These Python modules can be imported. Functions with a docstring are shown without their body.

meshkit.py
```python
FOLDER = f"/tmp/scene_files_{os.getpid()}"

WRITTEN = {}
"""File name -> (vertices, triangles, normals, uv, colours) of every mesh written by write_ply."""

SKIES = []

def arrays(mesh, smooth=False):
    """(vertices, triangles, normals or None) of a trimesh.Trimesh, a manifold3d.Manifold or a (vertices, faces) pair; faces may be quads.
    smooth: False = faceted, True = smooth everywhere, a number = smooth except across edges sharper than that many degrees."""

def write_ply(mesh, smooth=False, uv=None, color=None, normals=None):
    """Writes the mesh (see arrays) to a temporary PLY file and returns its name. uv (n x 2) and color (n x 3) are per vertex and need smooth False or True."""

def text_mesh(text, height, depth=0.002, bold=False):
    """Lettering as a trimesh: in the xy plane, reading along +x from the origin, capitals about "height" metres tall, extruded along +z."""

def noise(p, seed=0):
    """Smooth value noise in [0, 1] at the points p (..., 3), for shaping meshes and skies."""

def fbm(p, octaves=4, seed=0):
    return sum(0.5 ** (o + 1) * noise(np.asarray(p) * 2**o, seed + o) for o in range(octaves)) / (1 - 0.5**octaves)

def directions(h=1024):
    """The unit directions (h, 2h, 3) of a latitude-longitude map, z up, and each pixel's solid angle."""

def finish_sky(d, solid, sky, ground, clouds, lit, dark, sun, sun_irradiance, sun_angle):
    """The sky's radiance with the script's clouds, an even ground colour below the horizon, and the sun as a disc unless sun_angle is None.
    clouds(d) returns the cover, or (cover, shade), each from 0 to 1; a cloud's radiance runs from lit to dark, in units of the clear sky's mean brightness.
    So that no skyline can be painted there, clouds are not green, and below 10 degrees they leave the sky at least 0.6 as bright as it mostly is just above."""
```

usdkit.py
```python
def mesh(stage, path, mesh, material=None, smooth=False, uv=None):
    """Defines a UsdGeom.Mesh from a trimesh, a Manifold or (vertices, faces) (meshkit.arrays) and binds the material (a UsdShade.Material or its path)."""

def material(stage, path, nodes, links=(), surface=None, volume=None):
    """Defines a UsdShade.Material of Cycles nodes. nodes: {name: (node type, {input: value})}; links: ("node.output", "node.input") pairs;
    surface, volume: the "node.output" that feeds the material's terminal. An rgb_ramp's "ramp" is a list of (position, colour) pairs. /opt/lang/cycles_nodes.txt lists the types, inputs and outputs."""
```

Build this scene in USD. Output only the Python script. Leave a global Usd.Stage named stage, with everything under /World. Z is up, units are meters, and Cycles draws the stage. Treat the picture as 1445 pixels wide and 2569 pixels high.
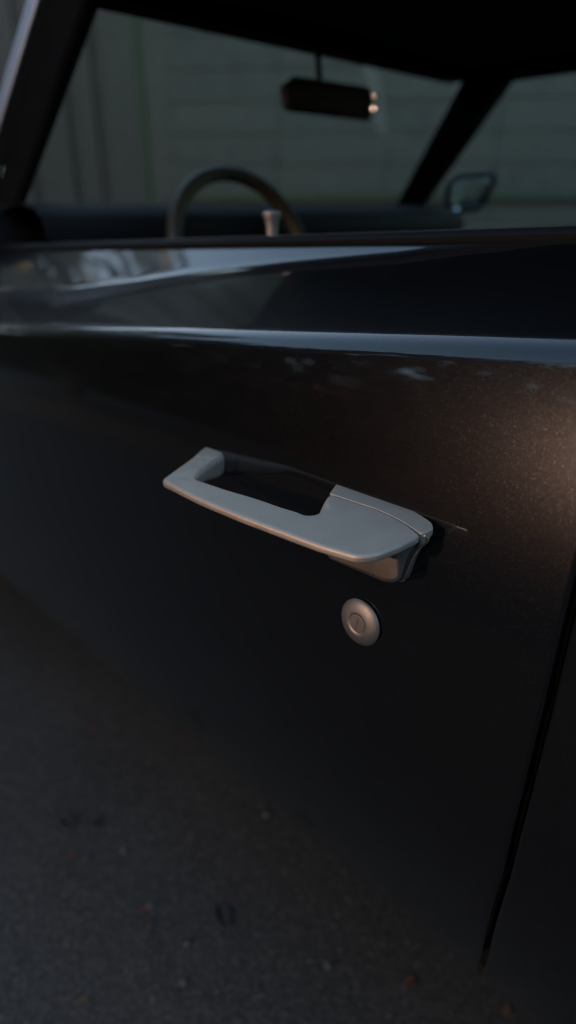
import math, numpy as np, trimesh, usdkit, meshkit
import manifold3d as m3
import shapely.geometry as sg
from pxr import Usd, UsdGeom, UsdLux, UsdShade, Gf, Sdf

stage = Usd.Stage.CreateInMemory()
UsdGeom.SetStageUpAxis(stage, UsdGeom.Tokens.z)
UsdGeom.SetStageMetersPerUnit(stage, 1.0)
UsdGeom.Xform.Define(stage, '/World')
UsdGeom.Scope.Define(stage, '/World/Looks')

# ------------------------------------------------------------------ camera
EYE = 0.86                                   # the camera stands at the origin, this high
PITCH, YAW, FOCAL = math.atan(755 / 1712.7), math.radians(44.5), 24.0
hd = np.array([-math.cos(YAW), math.sin(YAW), 0])
RT = np.array([hd[1], -hd[0], 0.0])
FW = hd * math.cos(PITCH) - np.array([0, 0, math.sin(PITCH)])
UPV = np.cross(RT, FW)
cam = UsdGeom.Camera.Define(stage, '/World/camera')
cam.AddTransformOp().Set(Gf.Matrix4d(*RT, 0, *UPV, 0, *(-FW), 0, 0, 0, EYE, 1))
cam.CreateFocalLengthAttr(FOCAL)
cam.CreateHorizontalApertureAttr(20.25)
cam.CreateVerticalApertureAttr(36.0)
cam.CreateClippingRangeAttr(Gf.Vec2f(0.01, 500))
cam.CreateFStopAttr(3.2)
cam.CreateFocusDistanceAttr(0.405)
cam.CreateExposureAttr(2.35)

# ------------------------------------------------------------------ sky and the last of the sun
SUN_EL, SUN_DIR = 5.0, np.array([-0.85, 0.52])
SKY = 0.15
dome = UsdLux.DomeLight.Define(stage, '/World/sky')
dome.GetPrim().SetCustomDataByKey('kind', 'structure')
sky_mat = usdkit.material(stage, '/World/Looks/sky_dusk', {
    'sky': ('sky_texture', {'sky_type': 'single_scattering', 'sun_disc': False, 'sun_elevation': math.radians(SUN_EL),
                            'sun_rotation': math.atan2(SUN_DIR[0], SUN_DIR[1]), 'ozone_density': 1.6}),
    'bg': ('background_shader', {'strength': SKY})}, [('sky.color', 'bg.color')], surface='bg.background')
UsdShade.MaterialBindingAPI.Apply(dome.GetPrim()).Bind(sky_mat)
sun = UsdLux.DistantLight.Define(stage, '/World/sun')
sun.CreateIntensityAttr(0.015); sun.CreateAngleAttr(15.0); sun.CreateNormalizeAttr(True); sun.CreateColorAttr(Gf.Vec3f(1, .82, .64))
ce = math.cos(math.radians(SUN_EL)); sd = SUN_DIR / np.linalg.norm(SUN_DIR)
zax = Gf.Vec3d(sd[0] * ce, sd[1] * ce, math.sin(math.radians(SUN_EL)))
xax = Gf.Cross(Gf.Vec3d(0, 0, 1), zax).GetNormalized(); yax = Gf.Cross(zax, xax)
sun.AddTransformOp().Set(Gf.Matrix4d(*xax, 0, *yax, 0, *zax, 0, 0, 0, 20, 1))

# ------------------------------------------------------------------ helpers
used = {}
def numbered(parent, name):
    k = used.get((parent, name), 0); used[(parent, name)] = k + 1
    return f'{parent}/{name}' + (f'_{k:03d}' if k else '')
ORIGIN = {'/World': np.zeros(3)}
def tag(p, label=None, cat=None, group=None, kind=None):
    p = p.GetPrim() if hasattr(p, 'GetPrim') else p
    for k, v in (('label', label), ('category', cat), ('group', group), ('kind', kind)):
        if v: p.SetCustomDataByKey(k, v)
    return p
def thing(name, label, cat, loc=(0, 0, 0), group=None):
    path = numbered('/World', name)
    x = UsdGeom.Xform.Define(stage, path); x.AddTranslateOp().Set(Gf.Vec3d(*map(float, loc)))
    ORIGIN[path] = np.array(loc, float)
    tag(x, label, cat, group)
    return path
def obj(name, mesh, mat, parent='/World', smooth=35, label=None, **kw):
    """one Mesh prim; vertices are given in the world and moved into the parent's frame"""
    path = numbered(parent, name)
    o = ORIGIN[parent]; ORIGIN[path] = o
    v, f, n = meshkit.arrays(mesh, smooth)
    t = trimesh.Trimesh(v - o, f, process=False)
    m = usdkit.mesh(stage, path, t, M[mat], smooth=False)
    if n is not None:
        m.CreateNormalsAttr([Gf.Vec3f(*map(float, q)) for q in n]); m.SetNormalsInterpolation('vertex')
    if label or kw: tag(m, label, **kw)
    return path
W = lambda *p: np.array(p, float) + np.array([0, 0, EYE])      # from heights counted from the eye to world heights
def box(lo, hi, r=0.0):
    lo, hi = np.array(lo, float), np.array(hi, float)
    if r <= 0: return trimesh.creation.box(bounds=[lo, hi])
    s = m3.Manifold.sphere(r, 16)
    pts = [s.translate([float(v) for v in (x, y, z)]) for x in (lo[0] + r, hi[0] - r) for y in (lo[1] + r, hi[1] - r) for z in (lo[2] + r, hi[2] - r)]
    return tri(m3.Manifold.batch_hull(pts))
def tri(man):
    q = man.to_mesh(); return trimesh.Trimesh(q.vert_properties[:, :3], q.tri_verts, process=False)
def cat(*ms): return trimesh.util.concatenate(list(ms))
def quads(P, close_u=False):
    """faces of a grid P (nu, nv, 3)"""
    nu, nv = P.shape[:2]; idx = np.arange(nu * nv).reshape(nu, nv)
    if close_u: idx = np.vstack([idx, idx[:1]])
    a, b, c, d = idx[:-1, :-1], idx[1:, :-1], idx[1:, 1:], idx[:-1, 1:]
    return np.stack([a, b, c, d], -1).reshape(-1, 4)
def grid(P, close_u=False):
    q = quads(P, close_u); f = np.vstack([q[:, [0, 1, 2]], q[:, [0, 2, 3]]])
    return trimesh.Trimesh(P.reshape(-1, 3), f, process=False)
def solid(P, off):
    """a sheet P (nu, nv, 3) given the thickness vector off"""
    Q = P + np.asarray(off)
    a, b = grid(P), grid(Q); b.invert()
    rim = np.concatenate([np.stack([P[:, 0], Q[:, 0]], 1), ]), np.stack([P[:, -1], Q[:, -1]], 1), np.stack([P[0], Q[0]], 1), np.stack([P[-1], Q[-1]], 1)
    es = [grid(r) for r in rim]
    m = cat(a, b, *es); m.merge_vertices(); trimesh.repair.fix_normals(m)
    return m
def tube(pts, r, n=14, closed=False, caps=True):
    pts = np.array(pts, float); r = np.broadcast_to(np.asarray(r, float), len(pts))
    t = np.gradient(pts, axis=0) if not closed else np.roll(pts, -1, 0) - np.roll(pts, 1, 0)
    t /= np.linalg.norm(t, axis=1, keepdims=True)
    ref = np.array([0, 0, 1.0]) if abs(t[0] @ [0, 0, 1]) < .9 else np.array([1.0, 0, 0])
    nrm = np.cross(t[0], ref); rings = []
    for i in range(len(pts)):
        nrm = nrm - (nrm @ t[i]) * t[i]; nrm /= np.linalg.norm(nrm); bi = np.cross(t[i], nrm)
        a = np.linspace(0, 2 * math.pi, n, endpoint=False)
        rings.append(pts[i] + r[i] * (np.outer(np.cos(a), nrm) + np.outer(np.sin(a), bi)))
    if closed: rings.append(rings[0])
    P = np.transpose(np.array(rings), (1, 0, 2)); m = grid(P, True)
    if caps and not closed:
        k = len(pts); v = list(m.vertices); f = list(m.faces)
        for j, flip in ((0, 1), (k - 1, 0)):
            v.append(pts[j]); c = len(v) - 1
            for i in range(n):
                e = [i * k + j, ((i + 1) % n) * k + j, c]; f.append(e[::-1] if flip else e)
        m = trimesh.Trimesh(np.array(v), np.array(f), process=False)
    trimesh.repair.fix_normals(m)
    return m
def frame(normal, up=(0, 0, 1)):
    n = np.array(normal, float); n /= np.linalg.norm(n)
    x = np.cross(up, n); x /= np.linalg.norm(x); return np.stack([x, np.cross(n, x), n], 1)
def lathe(prof, center, axis, n=64):
    """profile [(radius, height)] turned about axis through center"""
    A = frame(axis, (0, 0, 1) if abs(axis[2]) < .9 else (1, 0, 0)); a = np.linspace(0, 2 * math.pi, n, endpoint=False)
    P = np.array([[[r * math.cos(t), r * math.sin(t), h] for r, h in prof] for t in a]) @ A.T + np.array(center)
    m = grid(P, True); m.merge_vertices(); m.update_faces(m.nondegenerate_faces()); trimesh.repair.fix_normals(m); return m
def spline(pts, n, closed=True):
    """centripetal-ish Catmull-Rom through pts, evenly resampled"""
    from scipy.interpolate import CubicSpline
    p = np.array(pts, float)
    if closed: p = np.vstack([p, p[:1]])
    t = np.r_[0, np.cumsum(np.sqrt(np.linalg.norm(np.diff(p, axis=0), axis=1)))]
    cs = CubicSpline(t, p, bc_type='periodic' if closed else 'natural')
    q = cs(np.linspace(0, t[-1], 4000)); s = np.r_[0, np.cumsum(np.linalg.norm(np.diff(q, axis=0), axis=1))]
    k = np.linspace(0, s[-1], n, endpoint=not closed)
    return np.stack([np.interp(k, s, q[:, i]) for i in range(q.shape[1])], 1)
def rounded(poly, radii, n=260):
    """polygon with a fillet of its own radius at each corner, evenly resampled"""
    p = np.array(poly, float); out = []
    for i in range(len(p)):
        a, b, c = p[i - 1], p[i], p[(i + 1) % len(p)]
        u, v = (a - b) / np.linalg.norm(a - b), (c - b) / np.linalg.norm(c - b)
        ang = math.acos(np.clip(u @ v, -1, 1)); r = radii[i]; d = min(r / math.tan(ang / 2), .48 * np.linalg.norm(a - b), .48 * np.linalg.norm(c - b)); r = d * math.tan(ang / 2)
        A, B = b + u * d, b + v * d
        o = b + (u + v) / np.linalg.norm(u + v) * r / math.sin(ang / 2)
        t0, t1 = math.atan2(*(A - o)[::-1]), math.atan2(*(B - o)[::-1]); dt = (t1 - t0 + math.pi) % (2 * math.pi) - math.pi
        out += [o + r * np.array([math.cos(t0 + dt * k), math.sin(t0 + dt * k)]) for k in np.linspace(0, 1, 12)]
    q = np.array(out); q = np.vstack([q, q[:1]]); s = np.r_[0, np.cumsum(np.linalg.norm(np.diff(q, axis=0), axis=1))]
    k = np.linspace(0, s[-1], n, endpoint=False)
    return np.stack([np.interp(k, s, q[:, i]) for i in range(2)], 1)
def pebble_plate(outline, layers, k=None):
    """closed body: outline (n,2) inset by d at height z for every (d, z) of layers, capped at both ends"""
    ring = sg.Polygon(outline)
    k = np.ones(len(outline)) if k is None else k
    if not ring.exterior.is_ccw: outline, k = outline[::-1], k[::-1]
    t = np.roll(outline, -1, 0) - np.roll(outline, 1, 0); t /= np.linalg.norm(t, axis=1, keepdims=True)
    nin = np.stack([-t[:, 1], t[:, 0]], 1)
    P = np.array([np.c_[outline + nin * d * k[:, None], z * k] for d, z in layers]).transpose(1, 0, 2)
    m = grid(P, True); v = np.array(m.vertices); k = len(layers); f = [np.array(m.faces)]
    for j, up in ((0, layers[0][1] > layers[-1][1]), (k - 1, layers[-1][1] > layers[0][1])):
        ids = np.arange(len(outline)) * k + j
        vv, ff = trimesh.creation.triangulate_polygon(sg.Polygon(v[ids][:, :2]), engine='earcut')
        from scipy.spatial import cKDTree
        ff = ids[cKDTree(v[ids][:, :2]).query(vv)[1][ff]]
        c = np.cross(v[ff[:, 1]] - v[ff[:, 0]], v[ff[:, 2]] - v[ff[:, 0]])[:, 2]
        ff = np.where(((c > 0) == up)[:, None], ff, ff[:, ::-1]); f.append(ff)
    m = trimesh.Trimesh(v, np.vstack(f), process=False); trimesh.repair.fix_normals(m); return m
sstep = lambda e0, e1, x: (lambda t: t * t * (3 - 2 * t))(np.clip((np.asarray(x, float) - e0) / (e1 - e0), 0, 1))

# ------------------------------------------------------------------ materials
M = {}
def mat(name, nodes, links=(), surface='p.BSDF', **kw):
    M[name] = usdkit.material(stage, '/World/Looks/' + name, nodes, links, surface=surface, **kw)
def plain(name, color, rough=.5, bump=0.0, bscale=60, vary=.25, **kw):
    lo, hi = [c * (1 - vary) for c in color], [min(1, c * (1 + vary)) for c in color]
    mat(name, {'g': ('geometry', {}), 'n': ('noise_texture', {'scale': bscale, 'detail': 5}),
               'r': ('rgb_ramp', {'ramp': [(.3, lo), (.7, hi)]}), 'b': ('bump', {'strength': bump, 'distance': .002}),
               'p': ('principled_bsdf', {'roughness': rough, **kw})},
        [('g.position', 'n.vector'), ('n.fac', 'r.fac'), ('r.color', 'p.base_color')] + ([('n.fac', 'b.height'), ('b.normal', 'p.normal')] if bump else []))
# dark metallic car paint: flakes of their own slant under a clear coat, a little dust
mat('car_paint', {
    'g': ('geometry', {}), 'v': ('voronoi_texture', {'scale': 9000.0}),
    's': ('vector_math', {'math_type': 'subtract', 'vector2': (.5, .5, .5)}),
    'k': ('vector_math', {'math_type': 'scale', 'scale': .12}),
    'a': ('vector_math', {'math_type': 'add'}), 'nz': ('vector_math', {'math_type': 'normalize'}), 'v2': ('voronoi_texture', {'scale': 2600.0}),
    'd': ('noise_texture', {'scale': 35, 'detail': 6, 'roughness': .7}),
    'dr': ('map_range', {'from_min': .35, 'from_max': .75, 'to_min': .012, 'to_max': .05}),
    'sep': ('separate_color', {}), 'fr': ('rgb_ramp', {'ramp': [(0, (.0046, .0042, .0045)), (.8, (.0105, .0092, .0096)), (.955, (.013, .0113, .011)), (.975, (.028, .0245, .0235)), (1, (.050, .044, .041))]}),
    'p': ('principled_bsdf', {'metallic': .85, 'roughness': .28, 'coat_weight': 1.0, 'coat_ior': 1.62})},
    [('g.position', 'v.vector'), ('g.position', 'v2.vector'), ('v.color', 's.vector1'), ('s.vector', 'k.vector1'), ('g.normal', 'a.vector1'), ('k.vector', 'a.vector2'), ('a.vector', 'nz.vector1'),
     ('nz.vector', 'p.normal'), ('v2.color', 'sep.color'), ('sep.r', 'fr.fac'), ('fr.color', 'p.base_color'), ('g.normal', 'p.coat_normal'),
     ('g.position', 'd.vector'), ('d.fac', 'dr.value'), ('dr.result', 'p.coat_roughness')])
# satin plated metal of handle and lock, with fine pitting
mat('satin_metal', {'g': ('geometry', {}), 'n': ('noise_texture', {'scale': 900, 'detail': 4}), 'm': ('noise_texture', {'scale': 45, 'detail': 6, 'roughness': .65}),
    'b': ('bump', {'strength': .10, 'distance': .0004}), 'r': ('map_range', {'from_min': .3, 'from_max': .7, 'to_min': .54, 'to_max': .66}),
    'c': ('rgb_ramp', {'ramp': [(.3, (.42, .36, .30)), (.7, (.48, .412, .345))]}), 'p': ('principled_bsdf', {'metallic': 1.0})},
    [('g.position', 'n.vector'), ('g.position', 'm.vector'), ('n.fac', 'b.height'), ('b.normal', 'p.normal'), ('m.fac', 'r.value'), ('r.result', 'p.roughness'), ('m.fac', 'c.fac'), ('c.color', 'p.base_color')])
# the same, gone dull and dark
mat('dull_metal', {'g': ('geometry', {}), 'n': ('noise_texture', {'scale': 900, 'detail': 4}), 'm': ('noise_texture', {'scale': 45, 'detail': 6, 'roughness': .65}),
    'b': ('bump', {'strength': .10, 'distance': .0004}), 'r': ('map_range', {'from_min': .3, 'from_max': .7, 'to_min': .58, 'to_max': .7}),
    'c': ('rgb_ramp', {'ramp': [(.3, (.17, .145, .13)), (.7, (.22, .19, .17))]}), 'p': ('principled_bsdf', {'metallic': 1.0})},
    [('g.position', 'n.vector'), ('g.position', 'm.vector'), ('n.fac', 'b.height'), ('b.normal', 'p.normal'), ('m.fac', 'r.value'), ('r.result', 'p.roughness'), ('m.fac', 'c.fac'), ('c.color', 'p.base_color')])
mat('lock_metal', {'g': ('geometry', {}), 'n': ('noise_texture', {'scale': 900, 'detail': 4}), 'm': ('noise_texture', {'scale': 45, 'detail': 6, 'roughness': .65}),
    'b': ('bump', {'strength': .10, 'distance': .0004}), 'r': ('map_range', {'from_min': .3, 'from_max': .7, 'to_min': .5, 'to_max': .62}),
    'c': ('rgb_ramp', {'ramp': [(.3, (.25, .225, .213)), (.7, (.29, .262, .248))]}), 'p': ('principled_bsdf', {'metallic': 1.0})},
    [('g.position', 'n.vector'), ('g.position', 'm.vector'), ('n.fac', 'b.height'), ('b.normal', 'p.normal'), ('m.fac', 'r.value'), ('r.result', 'p.roughness'), ('m.fac', 'c.fac'), ('c.color', 'p.base_color')])
plain('chrome', (.62, .62, .62), .12, metallic=1.0, vary=.05)
plain('rubber', (.004, .004, .004), .6, bump=.15, bscale=300, specular_ior_level=.12)
plain('black_trim', (.010, .010, .011), .55, bump=.1, bscale=400, specular_ior_level=.12)
plain('headliner', (.004, .004, .0045), .95, bump=.2, bscale=500, specular_ior_level=.12)
plain('dash_vinyl', (.008, .008, .010), .6, bump=.3, bscale=500, specular_ior_level=.12)
plain('wheel_rim_leather', (.018, .016, .010), .45, bump=.3, bscale=200)
plain('pillar_black', (.003, .003, .0032), .9, specular_ior_level=.04)
plain('satin_trim', (.42, .50, .60), .48, metallic=1.0, vary=.05)
plain('dull_trim', (.035, .03, .028), .4)
plain('mirror_glass', (.75, .77, .78), .03, metallic=1.0, vary=.02)
mat('window_glass', {'w': ('layer_weight', {'blend': .5}), 'p5': ('math', {'math_type': 'power', 'value2': 5.0}), 'sc': ('math', {'math_type': 'multiply_add', 'value2': .93, 'value3': .035}),
    't': ('transparent_bsdf', {'color': (.88, .93, .90)}), 'g': ('glossy_bsdf', {'color': (1, 1, 1), 'roughness': .01}), 'm': ('mix_closure', {})},
    [('w.facing', 'p5.value1'), ('p5.value', 'sc.value1'), ('sc.value', 'm.fac'), ('t.BSDF', 'm.closure1'), ('g.BSDF', 'm.closure2')], surface='m.closure')
# asphalt: mottled binder, pale stone grains, fine relief
mat('asphalt', {'g': ('geometry', {}), 'n': ('noise_texture', {'scale': 3.0, 'detail': 6, 'roughness': .6}), 'v': ('voronoi_texture', {'scale': 210.0}), 'sp': ('separate_color', {}),
    'c1': ('rgb_ramp', {'ramp': [(.3, (.044, .038, .032)), (.7, (.060, .052, .045))]}),
    'c2': ('rgb_ramp', {'ramp': [(0, (.5, .5, .5)), (.6, (.9, .9, .9)), (.95, (1.15, 1.13, 1.1)), (1, (1.8, 1.7, 1.6))]}),
    'mx': ('mix', {'mix_type': 'multiply', 'fac': 1.0}), 'b': ('bump', {'strength': .35, 'distance': .003}), 'p': ('principled_bsdf', {'roughness': .75})},
    [('g.position', 'n.vector'), ('g.position', 'v.vector'), ('n.fac', 'c1.fac'), ('v.color', 'sp.color'), ('sp.r', 'c2.fac'), ('c1.color', 'mx.color1'), ('c2.color', 'mx.color2'),
     ('mx.color', 'p.base_color'), ('v.distance', 'b.height'), ('b.normal', 'p.normal')])
plain('siding_paint', (.061, .057, .046), .6, bump=.25, bscale=14, vary=.12)
plain('siding_paint_worn', (.055, .052, .043), .6, bump=.25, bscale=11, vary=.16)
plain('vertical_board_paint', (.056, .048, .041), .65, bump=.25, bscale=16, vary=.13)
plain('green_trim_paint', (.030, .047, .023), .55, bump=.2, bscale=20, vary=.2)
plain('brick', (.115, .040, .028), .85, bump=.6, bscale=30, vary=.35)
plain('mortar', (.16, .15, .14), .9)
plain('roof_tile', (.05, .04, .038), .8, bump=.5, bscale=20)
plain('bark', (.05, .037, .026), .9, bump=.8, bscale=25)
plain('iron', (.015, .015, .016), .5)
plain('stone', (.095, .09, .085), .8, bump=.4, bscale=200)
for nm, c in (('leaf_rust', (.11, .035, .02)), ('leaf_ochre', (.10, .062, .03)), ('leaf_brown', (.09, .05, .03)), ('leaf_dark', (.018, .017, .016)), ('leaf_pale', (.24, .23, .21))):
    plain(nm, c, .7, bump=.4, bscale=150)
def leafmat(name, c):
    mat(name, {'g': ('geometry', {}), 'r': ('rgb_ramp', {'ramp': [(0, [q * .6 for q in c]), (1, [q * 1.4 for q in c])]}),
               'd': ('principled_bsdf', {'roughness': .55}), 't': ('translucent_bsdf', {}), 'm': ('mix_closure', {'fac': .3})},
        [('g.random_per_island', 'r.fac'), ('r.color', 'd.base_color'), ('r.color', 't.color'), ('d.BSDF', 'm.closure1'), ('t.BSDF', 'm.closure2')], surface='m.closure')
leafmat('foliage', (.045, .055, .022)); leafmat('foliage_rusty', (.075, .045, .022))
mat('lamp_glow', {'e': ('emission', {'color': (1.0, .66, .48), 'strength': 370.0})}, surface='e.emission')

# ------------------------------------------------------------------ the ground
g = trimesh.creation.box(bounds=[[-60, -60, -.2], [60, 60, 0]])
obj('asphalt_ground', g, 'asphalt', smooth=False, label='dark grey asphalt yard with pale grit in it', kind='structure')

# ------------------------------------------------------------------ the building behind the car
D = 5.3
wu = np.array([math.cos(math.radians(45.5 - 5)), math.sin(math.radians(45.5 - 5)), 0])       # along the wall, to the right
wn = np.array([wu[1], -wu[0], 0])                                                        # out of the wall, to the car
w0 = hd * D
def wall_box(u0, u1, n0, n1, z0, z1, tilt=0.0):
    b = trimesh.creation.box(bounds=[[u0, n0, z0], [u1, n1, z1]]); v = np.array(b.vertices)
    v[:, 1] += np.where(v[:, 2] > (z0 + z1) / 2, -tilt, tilt)
    P = w0 + v[:, :1] * wu + v[:, 1:2] * wn; P[:, 2] = v[:, 2]
    m = trimesh.Trimesh(P, b.faces, process=False); trimesh.repair.fix_normals(m); return m
rng = np.random.default_rng(7)
B = thing('garage_building', 'grey green garage wall behind the car, upright boards beside rows of long panels', 'building', (*(w0[:2]), 0))
obj('wall', wall_box(-5.0, 6.5, -.25, -.03, 0, 3.3), 'vertical_board_paint', B, smooth=False)
z = .02
while z < 3.2:                                                       # rows of panels, each leaning out a little at its foot
    u0 = -.80
    while u0 < 6.4:
        u1 = u0 + .74
        obj('wall_panel', wall_box(u0, u1 - .005, -.026, -.006, z, z + .187, .0032 + .0014 * rng.random()), 'siding_paint' if rng.random() < .6 else 'siding_paint_worn', B, smooth=False)
        u0 = u1
    z += .190
u = -1.02; i = 0
while u > -5.0:                                                      # upright boards, wide ones proud, narrow ones set back
    wdt = (.235, .075, .135, .06)[i % 4]; dep = (.035, -.024, .02, -.024)[i % 4]
    obj('upright_board', wall_box(u - wdt, u - .004, -.028, dep, .02, 3.22), 'vertical_board_paint', B, smooth=False)
    u -= wdt; i += 1
obj('corner_trim', wall_box(-1.02, -.985, -.028, .03, 0, 3.24), 'green_trim_paint', B, smooth=False)
obj('trim_groove_board', wall_box(-.982, -.80, -.028, -.016, 0, 3.24), 'siding_paint', B, smooth=False)
obj('ledge', wall_box(-.79, 6.5, -.002, .05, .93, .99), 'green_trim_paint', B, smooth=False, label='low green ledge board along the panels')
obj('roof', cat(wall_box(-5.2, 6.7, -.4, .35, 3.3, 3.42)), 'roof_tile', B, smooth=False)

# ------------------------------------------------------------------ body side of the car
XC = lambda x: np.clip(x, -1.5, .8)
crease_z = lambda x: -.0522 + .0947 * np.minimum(XC(x), .1) * np.where(XC(x) < -.75, 1 - .15 * np.clip(-.75 - XC(x), 0, 1), 1)
belt_z = lambda x: -.0052 + .0434 * np.minimum(XC(x), .1)
bottom_z = lambda x: np.interp(XC(x), [-1.5, -.9, -.5, -.13, .8], [-.512, -.536, -.552, -.588, -.60])
_zz = np.linspace(.05, -.75, 1601)
_ee = np.interp(_zz[::-1], [-.75, -.61, -.565, -.51, -.40, -.30, -.235, -.19, -.15, -.11, -.07, -.03, .05], [-60, -50, -26, -19, -9, -1, 3.5, 7.5, 11.0, 13.8, 18, 20.5, 21])[::-1]
_yy = np.r_[0, np.cumsum(np.tan(np.radians((_ee[1:] + _ee[:-1]) / 2)) * np.diff(_zz))]
_yy = _yy - np.interp(.15, -_zz, _yy) + .311
side_y = lambda z: np.interp(-np.asarray(z, float), -_zz, _yy)
side_e = lambda z: np.interp(-np.asarray(z, float), -_zz, _ee)
BELT_Y = .465
NV = 420
V_AT = ([.2, .255, .335, .45, .59, .78, 1.3], [1.0, .955, .905, .86, .79, .69, .62])   # where along the shelf the flare to the belt begins
TOP_AT = ([.2, .255, .335, .45, .60, .90], [24, 40, 43, 44, 45, 48])                         # and how steep it gets
def shoulder(x, n=150):
    """points (y, z) from just below the crease up and in to the belt"""
    zc = float(crease_z(x)) - .004; yc = float(side_y(zc)); e0 = math.radians(90 - float(side_e(zc)))
    y = np.concatenate([np.linspace(0, .16, n // 2, endpoint=False), np.linspace(.16, 1, n - n // 2)]) ; yy = yc + (BELT_Y - yc) * y
    rise = float(belt_z(x)) - zc
    v0, at = float(np.interp(-x, *V_AT)), math.tan(math.radians(float(np.interp(-x, *TOP_AT))))
    ramp = sstep(v0 - .06, v0 + .08, y); cr = np.clip(1 - y / .115, 0, 1) ** 2
    I = lambda s: np.r_[0, np.cumsum((s[1:] + s[:-1]) / 2 * np.diff(yy))]
    lo, hi = -.2, .6
    for _ in range(30):                                                # slope of the shelf that brings the section up to the belt
        a0 = (lo + hi) / 2; s = np.tan(a0 + (e0 - a0) * cr); s = s + ramp * (at - math.tan(a0))
        if I(s)[-1] > rise: hi = a0
        else: lo = a0
    base, A = s, 0.0
    return np.c_[yy, zc + I(base)]
def body_section(x, n_side=150):
    """one section of the body side at x, from the roll-in at the bottom to the belt: (y, z)"""
    s = shoulder(x); zb = float(bottom_z(x)); zs = np.linspace(zb, s[0, 1], n_side, endpoint=False)
    r = np.c_[side_y(zs), zs]
    return np.vstack([r, s])
def skin(xfun, nx, edge=.003):
    """outer skin between two edges; xfun(side 0..1, z) gives x, so that a shut line may lean"""
    P = []
    for k in np.linspace(0, 1, nx):
        x = xfun(k, -.25); sec = body_section(x); P.append([[xfun(k, z), y, z] for y, z in sec])
    return np.array(P)
shut = lambda z: np.interp(-np.asarray(z, float), [0, .198, .246, .304, .378, .503, .60], [-.1095, -.1095, -.1096, -.1118, -.1168, -.1325, -.150])
X0 = -1.13                                                        # front edge of the door
door_P = skin(lambda k, z: X0 + (shut(z) - .0024 - X0) * k, 170)
kk = np.linspace(0, 1, door_P.shape[0])
def round_edge(P, ends=(0, 1)):
    P = P.copy(); xs = P[:, :, 0]
    for e in ends:
        d = np.abs(xs - xs[0 if e == 0 else -1][None]); P[:, :, 1] += .0014 * (1 - np.clip(d / .003, 0, 1)) ** 2
    return P
def refine_ends(fun, nx):
    t = np.linspace(0, 1, nx); t = np.unique(np.r_[t, np.linspace(0, .006, 6), np.linspace(.994, 1, 6)]); return t
def skin_t(xfun, t):
    P = []
    for k in t:
        sec = body_section(xfun(k, -.25)); P.append([[xfun(k, z), y, z] for y, z in sec])
    return np.array(P)
CAR = thing('parked_car', 'dark metallic coupe seen close at its door with satin pull handle', 'car', (-.6, 1.0, 0))
up = lambda P: np.asarray(P, float) + np.array([0, 0, EYE])
def mirror_y(m):
    v = np.array(m.vertices); v[:, 1] = 2.0 - v[:, 1]; q = trimesh.Trimesh(v, np.array(m.faces)[:, ::-1], process=False); return q
door_t = refine_ends(None, 150)
dp = round_edge(skin_t(lambda k, z: X0 + (shut(z) - .0024 - X0) * k, door_t))
door = obj('door', solid(up(dp), (0, .012, -.002)), 'car_paint', CAR, smooth=30, label='door on the near side with pull handle and round lock')
qp = round_edge(skin_t(lambda k, z: shut(z) + .0024 + (1.3 - shut(z)) * k, np.unique(np.r_[np.linspace(0, 1, 60), np.linspace(0, .004, 6)])), (0,))
obj('quarter_panel', solid(up(qp), (0, .012, -.002)), 'car_paint', CAR, smooth=30)
fp = round_edge(skin_t(lambda k, z: -2.45 + (X0 - .007 + 2.45) * k, np.linspace(0, 1, 50)), (1,))
fend = solid(up(fp), (0, .012, -.002)); obj('front_fender', fend, 'car_paint', CAR, smooth=30)
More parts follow.
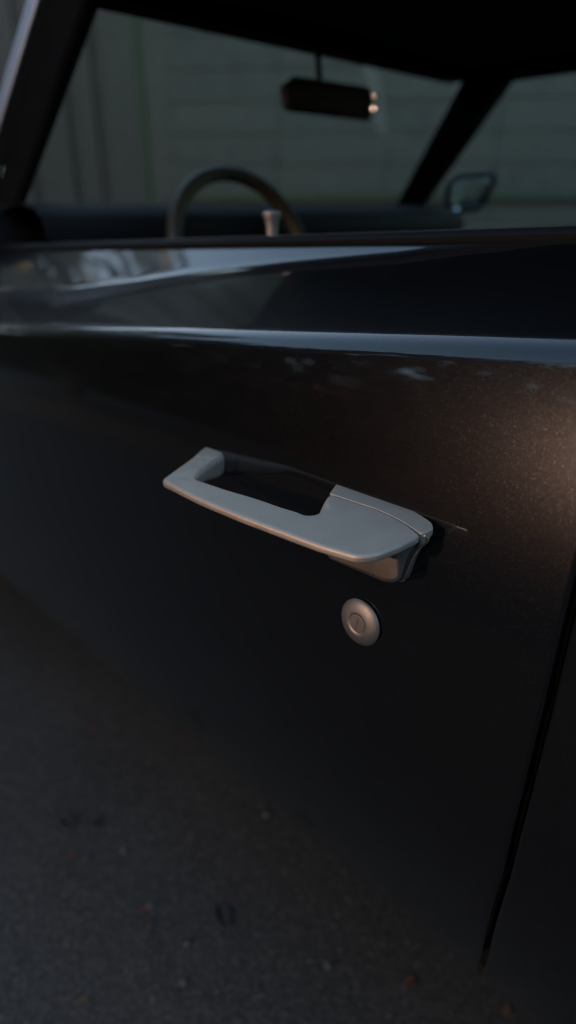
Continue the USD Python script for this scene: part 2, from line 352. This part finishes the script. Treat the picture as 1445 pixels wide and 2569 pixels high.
# far side: the same skins in mirror image
for nm, P in (('far_door', dp[::3, ::3]), ('quarter_panel', qp[::3, ::3]), ('front_fender', fp[::3, ::3])):
    obj(nm, mirror_y(solid(up(P), (0, .012, -.002))), 'car_paint', CAR, smooth=30)
# jamb behind the shut line, floor and inner trims
obj('door_jamb', box(W(-.17, .345, -.50), W(-.05, .41, -.10)), 'black_trim', CAR, smooth=False)
obj('floor_pan', box(W(-2.3, .40, -.62), W(1.2, 1.60, -.58)), 'black_trim', CAR, smooth=False)
for s in (0, 1):
    xs = np.linspace(-1.16, .9, 24); sec = np.array([[[x, .514 + dy, belt_z(x) + dz - .004] for dy, dz in ((-.026, -.42), (-.026, -.012), (-.020, -.002), (-.008, .002), (.012, .0), (.022, -.012), (.026, -.05), (.026, -.42))] for x in xs])
    m = grid(up(sec)); trimesh.repair.fix_normals(m); m = solid(up(sec), (0, 0.001, 0)) if False else m
    obj('door_card', mirror_y(m) if s else m, 'black_trim', CAR, smooth=40)
    xs = np.linspace(-1.15, .9, 40)
    strip = np.array([[[x, BELT_Y + dy, belt_z(x) + dz] for dy, dz in ((-.004, -.003), (-.005, .001), (-.002, .0045), (.004, .0055), (.011, .004), (.013, -.006))] for x in xs])
    m = grid(up(strip)); trimesh.repair.fix_normals(m); obj('belt_moulding', mirror_y(m) if s else m, 'rubber', CAR, smooth=50)
    bead = tube([W(x, BELT_Y + .0165, belt_z(x) + .004) for x in xs], .0022, 8); obj('chrome_bead', mirror_y(bead) if s else bead, 'dull_trim', CAR, smooth=50)
# hood and cowl ahead of the windscreen
hx, hy = np.linspace(-2.5, -1.17, 40), np.linspace(.40, 1.60, 50)
hood = np.array([[[x, y, belt_z(x) * .9 + .004 + .052 * (1 - ((y - 1) / .6) ** 2) * float(sstep(-2.7, -1.7, x)) - .10 * (1 - float(sstep(-2.55, -2.1, x)))] for y in hy] for x in hx])
obj('hood', solid(up(hood), (0, 0, -.012)), 'car_paint', CAR, smooth=40)
obj('cowl', box(W(-1.19, .44, -.10), W(-1.10, 1.56, .008), .006), 'black_trim', CAR, smooth=30)
# dashboard
dy = np.linspace(.475, 1.525, 30)
prof = [(-1.10, .0), (-1.06, .010), (-1.02, .012), (-.985, .006), (-.965, -.008), (-.957, -.03), (-.965, -.055), (-.985, -.075), (-.99, -.22), (-1.12, -.22)]
dash = np.array([[[px, y, pz - .002 * ((y - 1) / .5) ** 2] for px, pz in prof] for y in dy])
DASH = obj('dashboard', solid(up(dash), (-.001, 0, -.001)), 'dash_vinyl', CAR, smooth=45)
# steering wheel: rim, hub, spokes and column
wc, wt, ww, wr = np.array([-.915, .80, -.0685]), math.radians(20.5), math.radians(2.4), .134
e1 = np.array([math.sin(ww), math.cos(ww), 0]); e2 = np.array([-math.sin(wt) * math.cos(ww), math.sin(wt) * math.sin(ww), math.cos(wt)]); en = np.cross(e1, e2)
th = np.linspace(0, 2 * math.pi, 72, endpoint=False)
rim = tube(up(wc + wr * (np.outer(np.cos(th), e1) + np.outer(np.sin(th), e2))), .0125, 16, closed=True)
SW = obj('steering_wheel', rim, 'wheel_rim_leather', CAR, smooth=60)
hub = wc + en * (-.03 if (en[0] > 0) else .03)
obj('hub', lathe([(0, .02), (.030, .018), (.036, .01), (.036, -.02), (0, -.02)], up(hub), en), 'black_trim', SW, smooth=40)
for a in (math.radians(10), math.radians(170), math.radians(270)):
    obj('spoke', tube([up(hub + .03 * (math.cos(a) * e1 + math.sin(a) * e2)), up(wc + (wr - .004) * (math.cos(a) * e1 + math.sin(a) * e2))], [.009, .006], 10), 'black_trim', SW, smooth=50)
obj('column', tube([up(hub), W(-1.06, .80, -.13)], .022, 14), 'black_trim', SW, smooth=50)
# lock knob on the near door's sill
kb = np.array([-.525, .494, 0]); kz = belt_z(-.525)
obj('lock_knob', lathe([(0, .0290), (0.0072, .0287), (.0090, .0270), (.0092, .0245), (.0076, .0215), (.0062, .016), (.0054, .006), (.0054, -.03), (0, -.03)], W(kb[0], kb[1], kz - .0005), (0.0, 0, 1), 40), 'lock_metal', CAR, smooth=40)
# roof: outer skin with dark lining, header, rails and pillars
rx, ry = np.linspace(-.975, 1.1, 40), np.linspace(.535, 1.465, 40)
roof = np.array([[[x, y, .268 + .045 * (1 - ((y - 1) / .465) ** 2) * float(sstep(-1.2, -.2, x)) - .05 * float(sstep(.5, 1.1, x)) * 1.0] for y in ry] for x in rx])
RF = obj('roof', solid(up(roof + [0, 0, .03]), (0, 0, -.012)), 'car_paint', CAR, smooth=40)
obj('headliner', solid(up(roof - [0, 0, .004]), (0, 0, .02)), 'headliner', RF, smooth=40)
obj('header_rail', box(W(-.985, .55, .250), W(-.93, 1.45, .272), .006), 'headliner', RF, smooth=30)
for y in (.54, 1.436):
    obj('side_rail', box(W(-.90, y, .240), W(1.0, y + .028, .29), .008), 'headliner', RF, smooth=30)
def prism(quad_lo, quad_hi, r=.01):
    s = m3.Manifold.sphere(r, 12); return tri(m3.Manifold.batch_hull([s.translate([float(c) for c in W(*p)]) for p in list(quad_lo) + list(quad_hi)]))
AP = obj('front_pillar', prism([(-1.112, .495, -.02), (-1.245, .495, -.02), (-1.178, .525, -.02), (-1.245, .525, -.02)], [(-.868, .545, .275), (-1.000, .545, .275), (-.910, .575, .275), (-1.000, .575, .275)], .008), 'pillar_black', CAR, smooth=40)
ra, rb, rn = W(-1.264, .486, -.02), W(-1.008, .537, .275), np.array([.08, -.97, .16])
ax_ = (rb - ra) / np.linalg.norm(rb - ra); rn = rn - (rn @ ax_) * ax_; rn /= np.linalg.norm(rn); rw = np.cross(ax_, rn)
db = box((-.012, -.004, -.02), (.012, .004, np.linalg.norm(rb - ra)), .0025); db.vertices = np.array(db.vertices) @ np.stack([rw, rn, ax_]) + ra
obj('drip_rail', db, 'satin_trim', AP, smooth=40)
obj('front_pillar', prism([(-1.165, 1.515, -.02), (-1.125, 1.515, -.02), (-1.165, 1.545, -.02), (-1.125, 1.545, -.02)], [(-.935, 1.455, .262), (-.845, 1.455, .262), (-.935, 1.485, .262), (-.845, 1.485, .262)], .008), 'pillar_black', CAR, smooth=40)
for s in (0, 1):
    m = prism([(.72, .475, -.02), (.86, .475, -.02), (.72, .505, -.02), (.86, .505, -.02)], [(.60, .545, .275), (.74, .545, .275), (.60, .575, .275), (.74, .575, .275)], .01)
    obj('rear_pillar', mirror_y(m) if s else m, 'pillar_black', CAR, smooth=40)
# glass: windscreen and the far door's window (the near one is wound down)
wy = np.linspace(.50, 1.50, 24)
ws = np.array([[[-1.16 + (1.16 - .97) * k - .03 * (1 - ((y - 1) / .5) ** 2), 1 + (y - 1) * (1.03 - .09 * k), -.005 + .272 * k] for k in np.linspace(0, 1, 12)] for y in wy])
obj('windscreen', solid(up(ws), (.004, 0, 0)), 'window_glass', CAR, smooth=40)
fw = np.array([[[x0 + (x1 - x0) * k, 1.553 - .083 * k, -.03 + .29 * k] for k in np.linspace(0, 1, 8)] for x0, x1 in zip(np.linspace(-1.12, .72, 30), np.linspace(-.85, .60, 30))])
obj('side_window', solid(up(fw), (0, .004, 0)), 'window_glass', CAR, smooth=40)
obj('rear_window', solid(up(np.array([[[.98 + .25 * (1 - k), y, -.005 + .26 * k] for k in (0, .5, 1)] for y in np.linspace(.52, 1.48, 8)])), (.004, 0, 0)), 'window_glass', CAR, smooth=40)
# seats, low behind the sill
for y in (.55, 1.08):
    obj('seat', cat(box(W(-.62, y, -.45), W(-.12, y + .40, -.28), .03), box(W(-.16, y, -.40), W(-.03, y + .40, -.04), .03)), 'dash_vinyl', CAR, smooth=30)
# interior mirror
mm = m3.Manifold.batch_hull([m3.Manifold.sphere(.010, 20).translate([float(c) for c in W(x, y, z)]) for x, y, z in
      [(-.925, .905, .180), (-.925, .925, .192), (-.925, 1.105, .195), (-.925, 1.113, .178), (-.925, .91, .160), (-.925, 1.11, .161), (-.945, .93, .176), (-.945, 1.09, .176)]])
RM = obj('rearview_mirror', tri(mm), 'black_trim', CAR, smooth=40)
obj('stalk', tube([W(-.94, 1.0, .185), W(-.942, 1.0, .22), W(-.945, .996, .262)], .0055, 12), 'black_trim', RM, smooth=50)
obj('mirror_pane', trimesh.creation.box(bounds=[W(-.9149, .915, .167), W(-.9135, 1.105, .185)]), 'black_trim', RM, smooth=False)
for z in (.1690, .1890):                                         # two domed chrome screws at its end
    nrm = np.array([.342, -.939, -.029]); c = np.array([-.906, 1.106, z]); R_ = .030
    nrm /= np.linalg.norm(nrm)
    prof = [(R_ * math.sin(a), R_ * math.cos(a) - R_) for a in np.linspace(0, .17, 10)] + [(R_ * math.sin(.17), -.012), (0, -.012)]
    obj('chrome_screw', lathe(prof, up(c), nrm, 32), 'chrome', RM, smooth=40)
# far wing mirror
nrm = np.array([.66, -.75, -.10]); nrm /= np.linalg.norm(nrm); Fm = frame(nrm); c = np.array([-1.098, 1.76, .046])
ol = rounded([(-.060, -.028), (-.045, -.052), (.035, -.040), (.064, .030), (.055, .044), (-.030, .038), (-.058, .02)], [.02, .025, .03, .012, .012, .02, .02], 90)
def inframe(m): v = np.array(m.vertices) @ Fm.T + up(c); return trimesh.Trimesh(v, m.faces, process=False)
WM = obj('wing_mirror', inframe(pebble_plate(ol, [(.02, -.035), (.006, -.028), (0, -.012), (0, .002), (.002, .004), (.006, .004)])), 'black_trim', CAR, smooth=40)
obj('rim', tube(np.c_[ol, np.full(len(ol), .003)] @ Fm.T + up(c), .0058, 10, closed=True), 'black_trim', WM, smooth=60)
inn = sg.Polygon(ol).buffer(-.010); ip = np.array(inn.exterior.coords)[:-1]
obj('mirror_pane', inframe(pebble_plate(rounded(ip[::max(1, len(ip) // 14)], [.004] * len(ip[::max(1, len(ip) // 14)]), 80), [(0, .002), (0, .0052), (.0006, .0056)])), 'mirror_glass', WM, smooth=30)
obj('mirror_arm', tube([W(-1.10, 1.575, -.03), W(-1.11, 1.66, -.025), W(-1.125, 1.74, .0), W(-1.12, 1.765, .02)], .011, 12), 'chrome', WM, smooth=50)
# road wheels, mostly hidden under the body
for x in (-1.85, .85):
    for y in (.47, 1.53):
        s = -1 if y < 1 else 1
        t = obj('road_wheel', lathe([(.17, -.07), (.25, -.08), (.285, -.06), (.29, 0), (.285, .06), (.25, .08), (.17, .07), (.17, -.07)], (x, y, .29), (0, s, 0)), 'rubber', CAR, smooth=40)
        obj('hub_cap', lathe([(0, .062), (.06, .058), (.14, .03), (.172, .05), (.172, -.06), (0, -.06)], (x, y, .29), (0, s, 0)), 'satin_metal', t, smooth=40)

# ------------------------------------------------------------------ the pull handle
def sheared(m, zfun):
    v = np.array(m.vertices); v[:, 2] += zfun(v[:, 0], v[:, 1]); return trimesh.Trimesh(up(v), m.faces, process=False)
top_z = lambda x, y: -.1680 + .12 * (y - .25) * sstep(-.385, -.33, x)
grip_poly = [(-.3720, .2440), (-.3280, .2425), (-.2900, .2435), (-.2580, .2457), (-.2283, .2478), (-.2036, .2520), (-.1970, .2595), (-.1930, .2733), (-.1905, .2900), (-.2070, .2951), (-.2267, .2981), (-.2646, .2965), (-.2600, .2834), (-.2540, .2710), (-.2730, .2673), (-.3002, .2657), (-.3270, .2616), (-.3560, .2605), (-.3800, .2990), (-.4000, .2990)]
grip_rad = [.006, .3, .3, .3, .2, .014, .02, .05, .003, .2, .2, .004, .02, .006, .1, .3, .3, .007, .003, .003]
go = rounded(grip_poly, grip_rad, 460)
go_r = 1 + 2.6 * np.exp(-(((go - [-.2585, .2785]) / [.006, .009]) ** 2).sum(1)) + 1.2 * np.exp(-(((go - [-.366, .278]) / [.006, .02]) ** 2).sum(1)) - .75 * sstep(.2905, .2945, go[:, 1]) * sstep(-.30, -.29, go[:, 0])
q = np.linspace(0, math.pi / 2, 7)
lay = [(.0022 * (1 - math.sin(a)), -.0022 * (1 - math.cos(a)) * 1.0) for a in q[::-1]]
lay = [(.0020 * (1 - math.cos(a)), .0020 * math.sin(a) - .0020) for a in q[::-1]] + [(.0020 * (1 - math.cos(a)), -.0034 - .0020 * math.sin(a)) for a in q]
H = obj('door_handle', sheared(pebble_plate(go, [(.0021, .0)] + lay, go_r), top_z), 'satin_metal', CAR, smooth=30, label='satin pull handle on the door')
# the deeper root of the front arm, tapering out into the grip
def loft(sections):
    P = np.array(sections).transpose(1, 0, 2); m = grid(P, True); k = P.shape[1]; n = P.shape[0]; v = list(m.vertices); f = list(m.faces)
    for j in (0, k - 1):
        v.append(P[:, j].mean(0)); f += [[i * k + j, ((i + 1) % n) * k + j, len(v) - 1] for i in range(n)]
    m = trimesh.Trimesh(np.array(v), np.array(f), process=False); trimesh.repair.fix_normals(m); return m
def arm_section(t, half_w, depth, lift=0.0):
    a, b = np.array([-.3640, .2530]), np.array([-.3900, .3000])
    c = a + (b - a) * t; d = (b - a) / np.linalg.norm(b - a); w = np.array([d[1], -d[0]])
    o = rounded([(-half_w, -depth), (half_w, -depth), (half_w, 0), (-half_w, 0)], [min(half_w, depth / 2) * .55] * 4, 48)
    return [[*(c + w * s), -.1684 + lift + h] for s, h in o]
obj('arm', loft([up(arm_section(t, w, dp_, l)) for t, w, dp_, l in ((.05, .0065, .0035, -.0012), (.3, .0085, .0075, -.0004), (.55, .0098, .0115, .0002), (.84, .0104, .0150, .0005))]), 'satin_metal', H, smooth=40)
obj('escutcheon', loft([up(arm_section(t, w, dp_, l)) for t, w, dp_, l in ((.86, .0104, .0152, .0005), (.875, .0110, .0160, .0010), (1.12, .0114, .0172, .0012), (1.6, .0114, .0172, .0012))]), 'satin_metal', H, smooth=40)
# housing of the latch under the broad end, set back from the grip's edge, and its backing plate on the door
def yloft(rows): return loft([up([[x, y, z] for x, z in o]) for y, o in rows])
def housing_at(y, inset=0.0):
    k = y / .298; p = np.array([(-.2668 * k, -.1705), (-.2668, -.2085), (-.2204, -.2078), (-.2129, -.2058), (-.2073, -.2016), (-.2043, -.1857), (-.1965, -.1700)])
    p[1:6] *= k; p[5, 0] = min(p[5, 0], -.1990); p[6] = (-.1955, -.1690); p[0, 1] = p[6, 1] = -.1690
    c = p.mean(0); p = p + (c - p) / np.linalg.norm(c - p, axis=1, keepdims=True) * inset
    return rounded(p, [.003, .004, .02, .008, .010, .012, .002], 140)
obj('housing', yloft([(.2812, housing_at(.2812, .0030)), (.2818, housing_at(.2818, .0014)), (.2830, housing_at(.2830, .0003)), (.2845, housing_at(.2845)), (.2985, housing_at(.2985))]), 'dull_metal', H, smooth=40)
def plate_at(k): return rounded([(-.2690 - k, -.1700), (-.2685 - k, -.2062 - k), (-.2204, -.2058 - k), (-.2115, -.2044 - k), (-.2050 + k, -.2025), (-.2015 + k, -.1850), (-.1965 + k, -.1720), (-.1965 + k, -.1650), (-.2640, -.1650)], [.003, .004, .02, .008, .01, .02, .004, .002, .002], 150)
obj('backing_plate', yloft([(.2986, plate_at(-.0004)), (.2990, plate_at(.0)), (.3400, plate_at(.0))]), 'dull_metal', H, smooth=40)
obj('seam_bead', tube(spline([W(-.1900, .2925, -.1645), W(-.1905, .2975, -.1690), W(-.1965, .2992, -.1765), W(-.2015, .2992, -.1870), W(-.2060, .2992, -.2020)], 40, False), .0007, 8), 'satin_metal', H, smooth=60)
# top cap of the backing plate, rising to the door behind the grip
cap_o = rounded([(-.2652, .2972), (-.2267, .2988), (-.2070, .2958), (-.1908, .2908), (-.1885, .2990), (-.1935, .3045), (-.2052, .3085), (-.2358, .3140), (-.2618, .3160), (-.2720, .3130)], [.001, .2, .2, .002, .004, .01, .06, .08, .006, .004], 200)
obj('plate_cap', sheared(pebble_plate(cap_o, [(.0009, .0)] + [(.0005 * (1 - math.cos(a)), .0005 * math.sin(a) - .0005) for a in q[::-1]] + [(0, -.0035), (.0015, -.0065), (.0050, -.0110)]), top_z), 'satin_metal', H, smooth=30)

# ------------------------------------------------------------------ the round lock under the handle
lz = -.2450; ly = float(side_y(lz)); ln = np.array([-.02, -math.cos(math.radians(float(side_e(lz)))), math.sin(math.radians(float(side_e(lz))))])
lc = np.array([-.2365, ly, lz]) - 0 * ln
LK = obj('door_lock', lathe([(0, .0034), (.0062, .0034), (.0066, .0036), (.0072, .0040), (.0080, .0041), (.0092, .0040), (.0112, .0036), (.0134, .0028), (.0150, .0019), (.0159, .0010), (.0161, .0004), (.0158, -.0002), (.0150, -.0006), (0, -.004)], up(lc + ln * .0008), ln, 96), 'lock_metal', CAR, smooth=40, label='round satin key lock below the handle')
obj('lock_ring', lathe([(0, .0004), (.0140, .0004), (.0144, .0002), (.0146, -.004), (0, -.004)], up(lc), ln, 64), 'rubber', LK, smooth=40)
cyl = lathe([(0, .0038), (.0054, .0038), (.0060, .0037), (.00625, .0020), (0, .0020)], up(lc + ln * .0008), ln, 48)
obj('key_barrel', cyl, 'lock_metal', LK, smooth=40)
A = frame(ln); sl = trimesh.creation.box(extents=[.0012, .0078, .0012]); a = math.radians(-12)
sl.vertices = np.array(sl.vertices) @ np.array([[math.cos(a), math.sin(a), 0], [-math.sin(a), math.cos(a), 0], [0, 0, 1]]) @ A.T + up(lc + ln * .0041)
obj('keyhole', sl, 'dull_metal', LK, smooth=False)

# ------------------------------------------------------------------ bits lying on the asphalt
def leaf(x, y, size, a, curl):
    o = spline([(-.5, 0), (-.25, .22), (.1, .26), (.5, 0), (.1, -.26), (-.25, -.22)], 14); o = np.vstack([o])
    v = np.c_[o * size, np.abs(o[:, 1]) * size * curl + .0015]; v = np.vstack([v, [0, 0, .0015]]); n = len(o)
    w = v.copy(); w[:, 2] += .0009; V = np.vstack([v, w]); k = n + 1
    f = [[i, n, (i + 1) % n] for i in range(n)] + [[i + k, (i + 1) % n + k, n + k] for i in range(n)] + sum([[[i, (i + 1) % n, i + k], [(i + 1) % n, (i + 1) % n + k, i + k]] for i in range(n)], [])
    m = trimesh.Trimesh(V, np.array(f), process=False); trimesh.repair.fix_normals(m)
    m.apply_transform(trimesh.transformations.rotation_matrix(a, [0, 0, 1])); m.apply_translation([x, y, 0]); return m
LEAVES = [(-.941, .431, .020, 'leaf_rust', 'rust red leaf scrap lying alone, farthest left on the asphalt'), (-.813, .55, .014, 'leaf_rust', 'rust red leaf scrap beside the lower edge of the car body'),
    (-.727, .272, .014, 'leaf_rust', 'left one of two reddish leaf scraps lying close together'), (-.705, .281, .014, 'leaf_ochre', 'right one of two reddish leaf scraps lying close together'),
    (-.580, .298, .013, 'leaf_rust', 'rust leaf scrap touching a pale chip on the asphalt'), (-.555, .288, .016, 'leaf_brown', 'brown leaf scrap just in front of the pale chip'),
    (-.499, .369, .034, 'leaf_dark', 'largest dark curled leaf in the middle of the asphalt'), (-.274, .477, .020, 'leaf_rust', 'orange rust leaf scrap nearest the rear end of the door'),
    (-.175, .532, .016, 'leaf_ochre', 'ochre leaf scrap at the lower right against the sill'), (-.533, .181, .015, 'leaf_ochre', 'ochre leaf scrap nearest the viewer at lower left'),
    (-.784, .296, .026, 'leaf_dark', 'dark flat leaf beside another dark leaf at left'), (-.752, .329, .022, 'leaf_dark', 'smaller dark leaf right of another dark leaf'), (-.400, .338, .011, 'leaf_brown', 'small brown leaf scrap in the lower middle of the asphalt')]
rg = np.random.default_rng(3)
for x, y, s, mt, lb in LEAVES:
    obj('fallen_leaf', leaf(x, y, s, rg.uniform(0, 6.28), rg.uniform(.1, .5)), mt, smooth=False, label=lb, cat='leaf', group='leaf litter on the asphalt') if False else tag(stage.GetPrimAtPath(obj('fallen_leaf', leaf(x, y, s, rg.uniform(0, 6.28), rg.uniform(.1, .5)), mt, smooth=False)), lb, 'leaf', 'leaf litter on the asphalt')
def pebble(x, y, r, s):
    m = trimesh.creation.icosphere(2, r); v = np.array(m.vertices); v *= (1 + .5 * (meshkit.noise(v / r * 1.3 + s * 7, s) - .5))[:, None]; v[:, 2] *= .6; v[:, 2] -= v[:, 2].min() + .001
    m.vertices = v + [x, y, 0]; return m
for k, (x, y, r, lb) in enumerate([(-.578, .308, .006, 'pale chip of stone touching a rust leaf scrap'), (-.502, .312, .006, 'light stone chip left of the dark curled leaf, towards the viewer'), (-.680, .330, .006, 'light stone chip right of two reddish leaf scraps'),
                       (-.467, .280, .006, 'pale stone chip at the bottom edge, left of the middle'), (-.357, .420, .007, 'grey stone chip in the lower middle, close to the car'), (-.581, .524, .007, 'ochre grey stone chip beside the lower edge of the car body')]):
    tag(stage.GetPrimAtPath(obj('stone_chip', pebble(x, y, r * .75, k), 'stone', smooth=40)), lb, 'stone', 'stone chips on the asphalt')
gm = []
for k in range(900):
    x, y = rg.uniform(-1.3, -.05), rg.uniform(.05, .75); r = rg.uniform(.0008, .0026); t = trimesh.creation.icosphere(0, r); t.vertices = np.array(t.vertices) * [1, 1, .6] + [x, y, r * .3]; gm.append(t)
tag(stage.GetPrimAtPath(obj('loose_grit', cat(*gm), 'stone', smooth=False)), 'fine loose grit scattered over the asphalt', 'grit', kind='stuff')

# ------------------------------------------------------------------ what stands behind the viewer and shows in the paint
def tree(name, label, x, y, h, r, z0, leaves, mt, seed, group='trees across the yard'):
    r_ = np.random.default_rng(seed); T = thing(name, label, 'tree', (x, y, 0), group)
    obj('trunk', tube([(x, y, -.1), (x + .05, y, h * .3), (x - .05, y + .06, h * .6), (x, y, h * .9)], [h * .035, h * .026, h * .016, h * .004], 10), 'bark', T, smooth=60)
    n = leaves; d = r_.normal(size=(n, 3)); d /= np.linalg.norm(d, axis=1, keepdims=True)
    rad = r_.random(n) ** .4; c = d * rad[:, None]; c *= (.55 + .8 * meshkit.fbm(d * 2.2 + seed * 3.1, 3, seed))[:, None]
    keep = meshkit.noise(c * 3.4 + 11 * seed, seed + 5) > .46; c = c[keep]; n = len(c)
    P = np.array([x, y, (z0 + h) / 2]) + c * [r, r, (h - z0) / 2]
    a, b = r_.normal(size=(n, 3)), r_.normal(size=(n, 3)); a /= np.linalg.norm(a, axis=1, keepdims=True); b -= (b * a).sum(1)[:, None] * a; b /= np.linalg.norm(b, axis=1, keepdims=True)
    s = (h * .022 * r_.uniform(.7, 1.4, n))[:, None]
    V = np.stack([P - a * s, P + b * s * .6, P + a * s, P - b * s * .6], 1).reshape(-1, 3); i = np.arange(n) * 4
    F = np.vstack([np.c_[i, i + 1, i + 2], np.c_[i, i + 2, i + 3]])
    obj('crown', trimesh.Trimesh(V, F, process=False), mt, T, smooth=False)
tree('leafy_tree', 'tall leafy tree ahead of the parked car', -8.8, -1.0, 6.6, 2.3, 1.2, 3400, 'foliage', 1)
tree('leafy_tree', 'broad green tree across the yard, ahead of the viewer', -9.0, -4.4, 5.4, 2.8, .5, 18000, 'foliage', 2)
tree('leafy_tree', 'rust tinged tree straight across the yard', -5.4, -6.2, 5.0, 2.8, .5, 12000, 'foliage_rusty', 3)
tree('leafy_tree', 'tall airy tree near the garden lamp', -2.0, -6.4, 4.9, 2.3, .9, 5500, 'foliage', 4)
tree('leafy_tree', 'green tree at the far end of the yard behind the viewer', 1.6, -6.6, 4.8, 2.6, .6, 14000, 'foliage', 5)
tree('leafy_tree', 'round rust tinged tree at the outer corner of the yard', 4.6, -4.6, 4.6, 2.4, .5, 12000, 'foliage_rusty', 6)
def hedge(label, p, q_, h, th, seed):
    r_ = np.random.default_rng(seed); p, q_ = np.array(p, float), np.array(q_, float); L = np.linalg.norm(q_ - p); d = (q_ - p) / L; nn = np.array([-d[1], d[0]])
    T = thing('clipped_hedge', label, 'hedge', (*((p + q_) / 2), 0))
    P = np.array([[*(p + d * L * t + nn * o), zz] for t, o, zz in ((0, -1, 0), (0, 1, 0), (1, -1, 0), (1, 1, 0))])
    core = trimesh.creation.box(extents=[L, th * .6, h * .9]); core.apply_transform(trimesh.transformations.rotation_matrix(math.atan2(d[1], d[0]), [0, 0, 1])); core.apply_translation([*((p + q_) / 2), h * .45])
    obj('twigs', core, 'bark', T, smooth=False)
    n = int(L * h * 260); t, o, zz = r_.random(n), r_.choice([-1, 1], n) * (th * .32 + th * .22 * r_.random(n) ** 2), r_.random(n) ** .8 * h * 1.06
    C = np.c_[p + np.outer(t * L, d) + np.outer(o, nn), zz]
    a, b = r_.normal(size=(n, 3)), r_.normal(size=(n, 3)); a /= np.linalg.norm(a, axis=1, keepdims=True); b -= (b * a).sum(1)[:, None] * a; b /= np.linalg.norm(b, axis=1, keepdims=True)
    sz = .07 * r_.uniform(.7, 1.4, n)[:, None]; V = np.stack([C - a * sz, C + b * sz * .6, C + a * sz, C - b * sz * .6], 1).reshape(-1, 3); i = np.arange(n) * 4
    obj('leaves', trimesh.Trimesh(V, np.vstack([np.c_[i, i + 1, i + 2], np.c_[i, i + 2, i + 3]]), process=False), 'foliage', T, smooth=False)
hedge('tall clipped hedge closing the yard ahead of the parked car', (-15.5, -9.5), (-15.5, 4.0), 3.0, 1.0, 21)
hedge('tall clipped hedge running beside the brick house', (-15.0, -9.3), (-9.4, -9.3), 2.9, 1.0, 23)
hedge('tall clipped hedge closing the yard behind the viewer and the car', (7.0, -9.5), (7.0, 9.0), 2.6, 1.0, 22)
# brick house behind the trees
HX0, HX1, HY = -9.0, 5.0, -9.0
HB = thing('brick_house', 'low red brick house beyond the trees', 'house', ((HX0 + HX1) / 2, HY - 2, 0))
obj('wall', box((HX0, HY - 4, 0), (HX1, HY, 2.7)), 'brick', HB, smooth=False)
rp = sg.Polygon([(HY + .4, 2.7), (HY - 4.4, 2.7), (HY - 2, 4.3)]); rm = trimesh.creation.extrude_polygon(rp, HX1 - HX0 + .6, engine='earcut')
v = np.array(rm.vertices); rm.vertices = np.c_[v[:, 2] + HX0 - .3, v[:, 0], v[:, 1]]; trimesh.repair.fix_normals(rm); obj('roof', rm, 'roof_tile', HB, smooth=False)
for x in (-7.2, -3.6, 0.2, 3.2):
    wnd = obj('window', box((x - .6, HY - .06, .95), (x + .6, HY + .04, 2.15)), 'vertical_board_paint', HB, smooth=False)
    obj('pane', box((x - .53, HY + .042, 1.02), (x + .53, HY + .05, 2.08)), 'mirror_glass', wnd, smooth=False)
# garden lamp, lit
LX, LY, LZ = -0.85, -2.85, 1.33
GL = thing('garden_lamp', 'lit garden lamp post with round warm globe across from the car door', 'lamp', (LX, LY, 0))
obj('post', tube([(LX, LY, 0), (LX, LY, LZ - .10)], [.03, .022], 14), 'iron', GL, smooth=60)
obj('collar', lathe([(0, .03), (.05, .025), (.045, 0), (.026, -.05), (0, -.05)], (LX, LY, LZ - .10), (0, 0, 1), 24), 'iron', GL, smooth=40)
obj('globe', lathe([(.06 * math.sin(t), .06 * math.cos(t)) for t in np.linspace(0, math.pi, 24)], (LX, LY, LZ), (0, 0, 1), 32), 'lamp_glow', GL, smooth=True)
obj('drip_plate', lathe([(0, .004), (.153, .002), (.158, -.002), (.153, -.006), (0, -.012)], (LX, LY, LZ - .068), (0, 0, 1), 48), 'iron', GL, smooth=30)
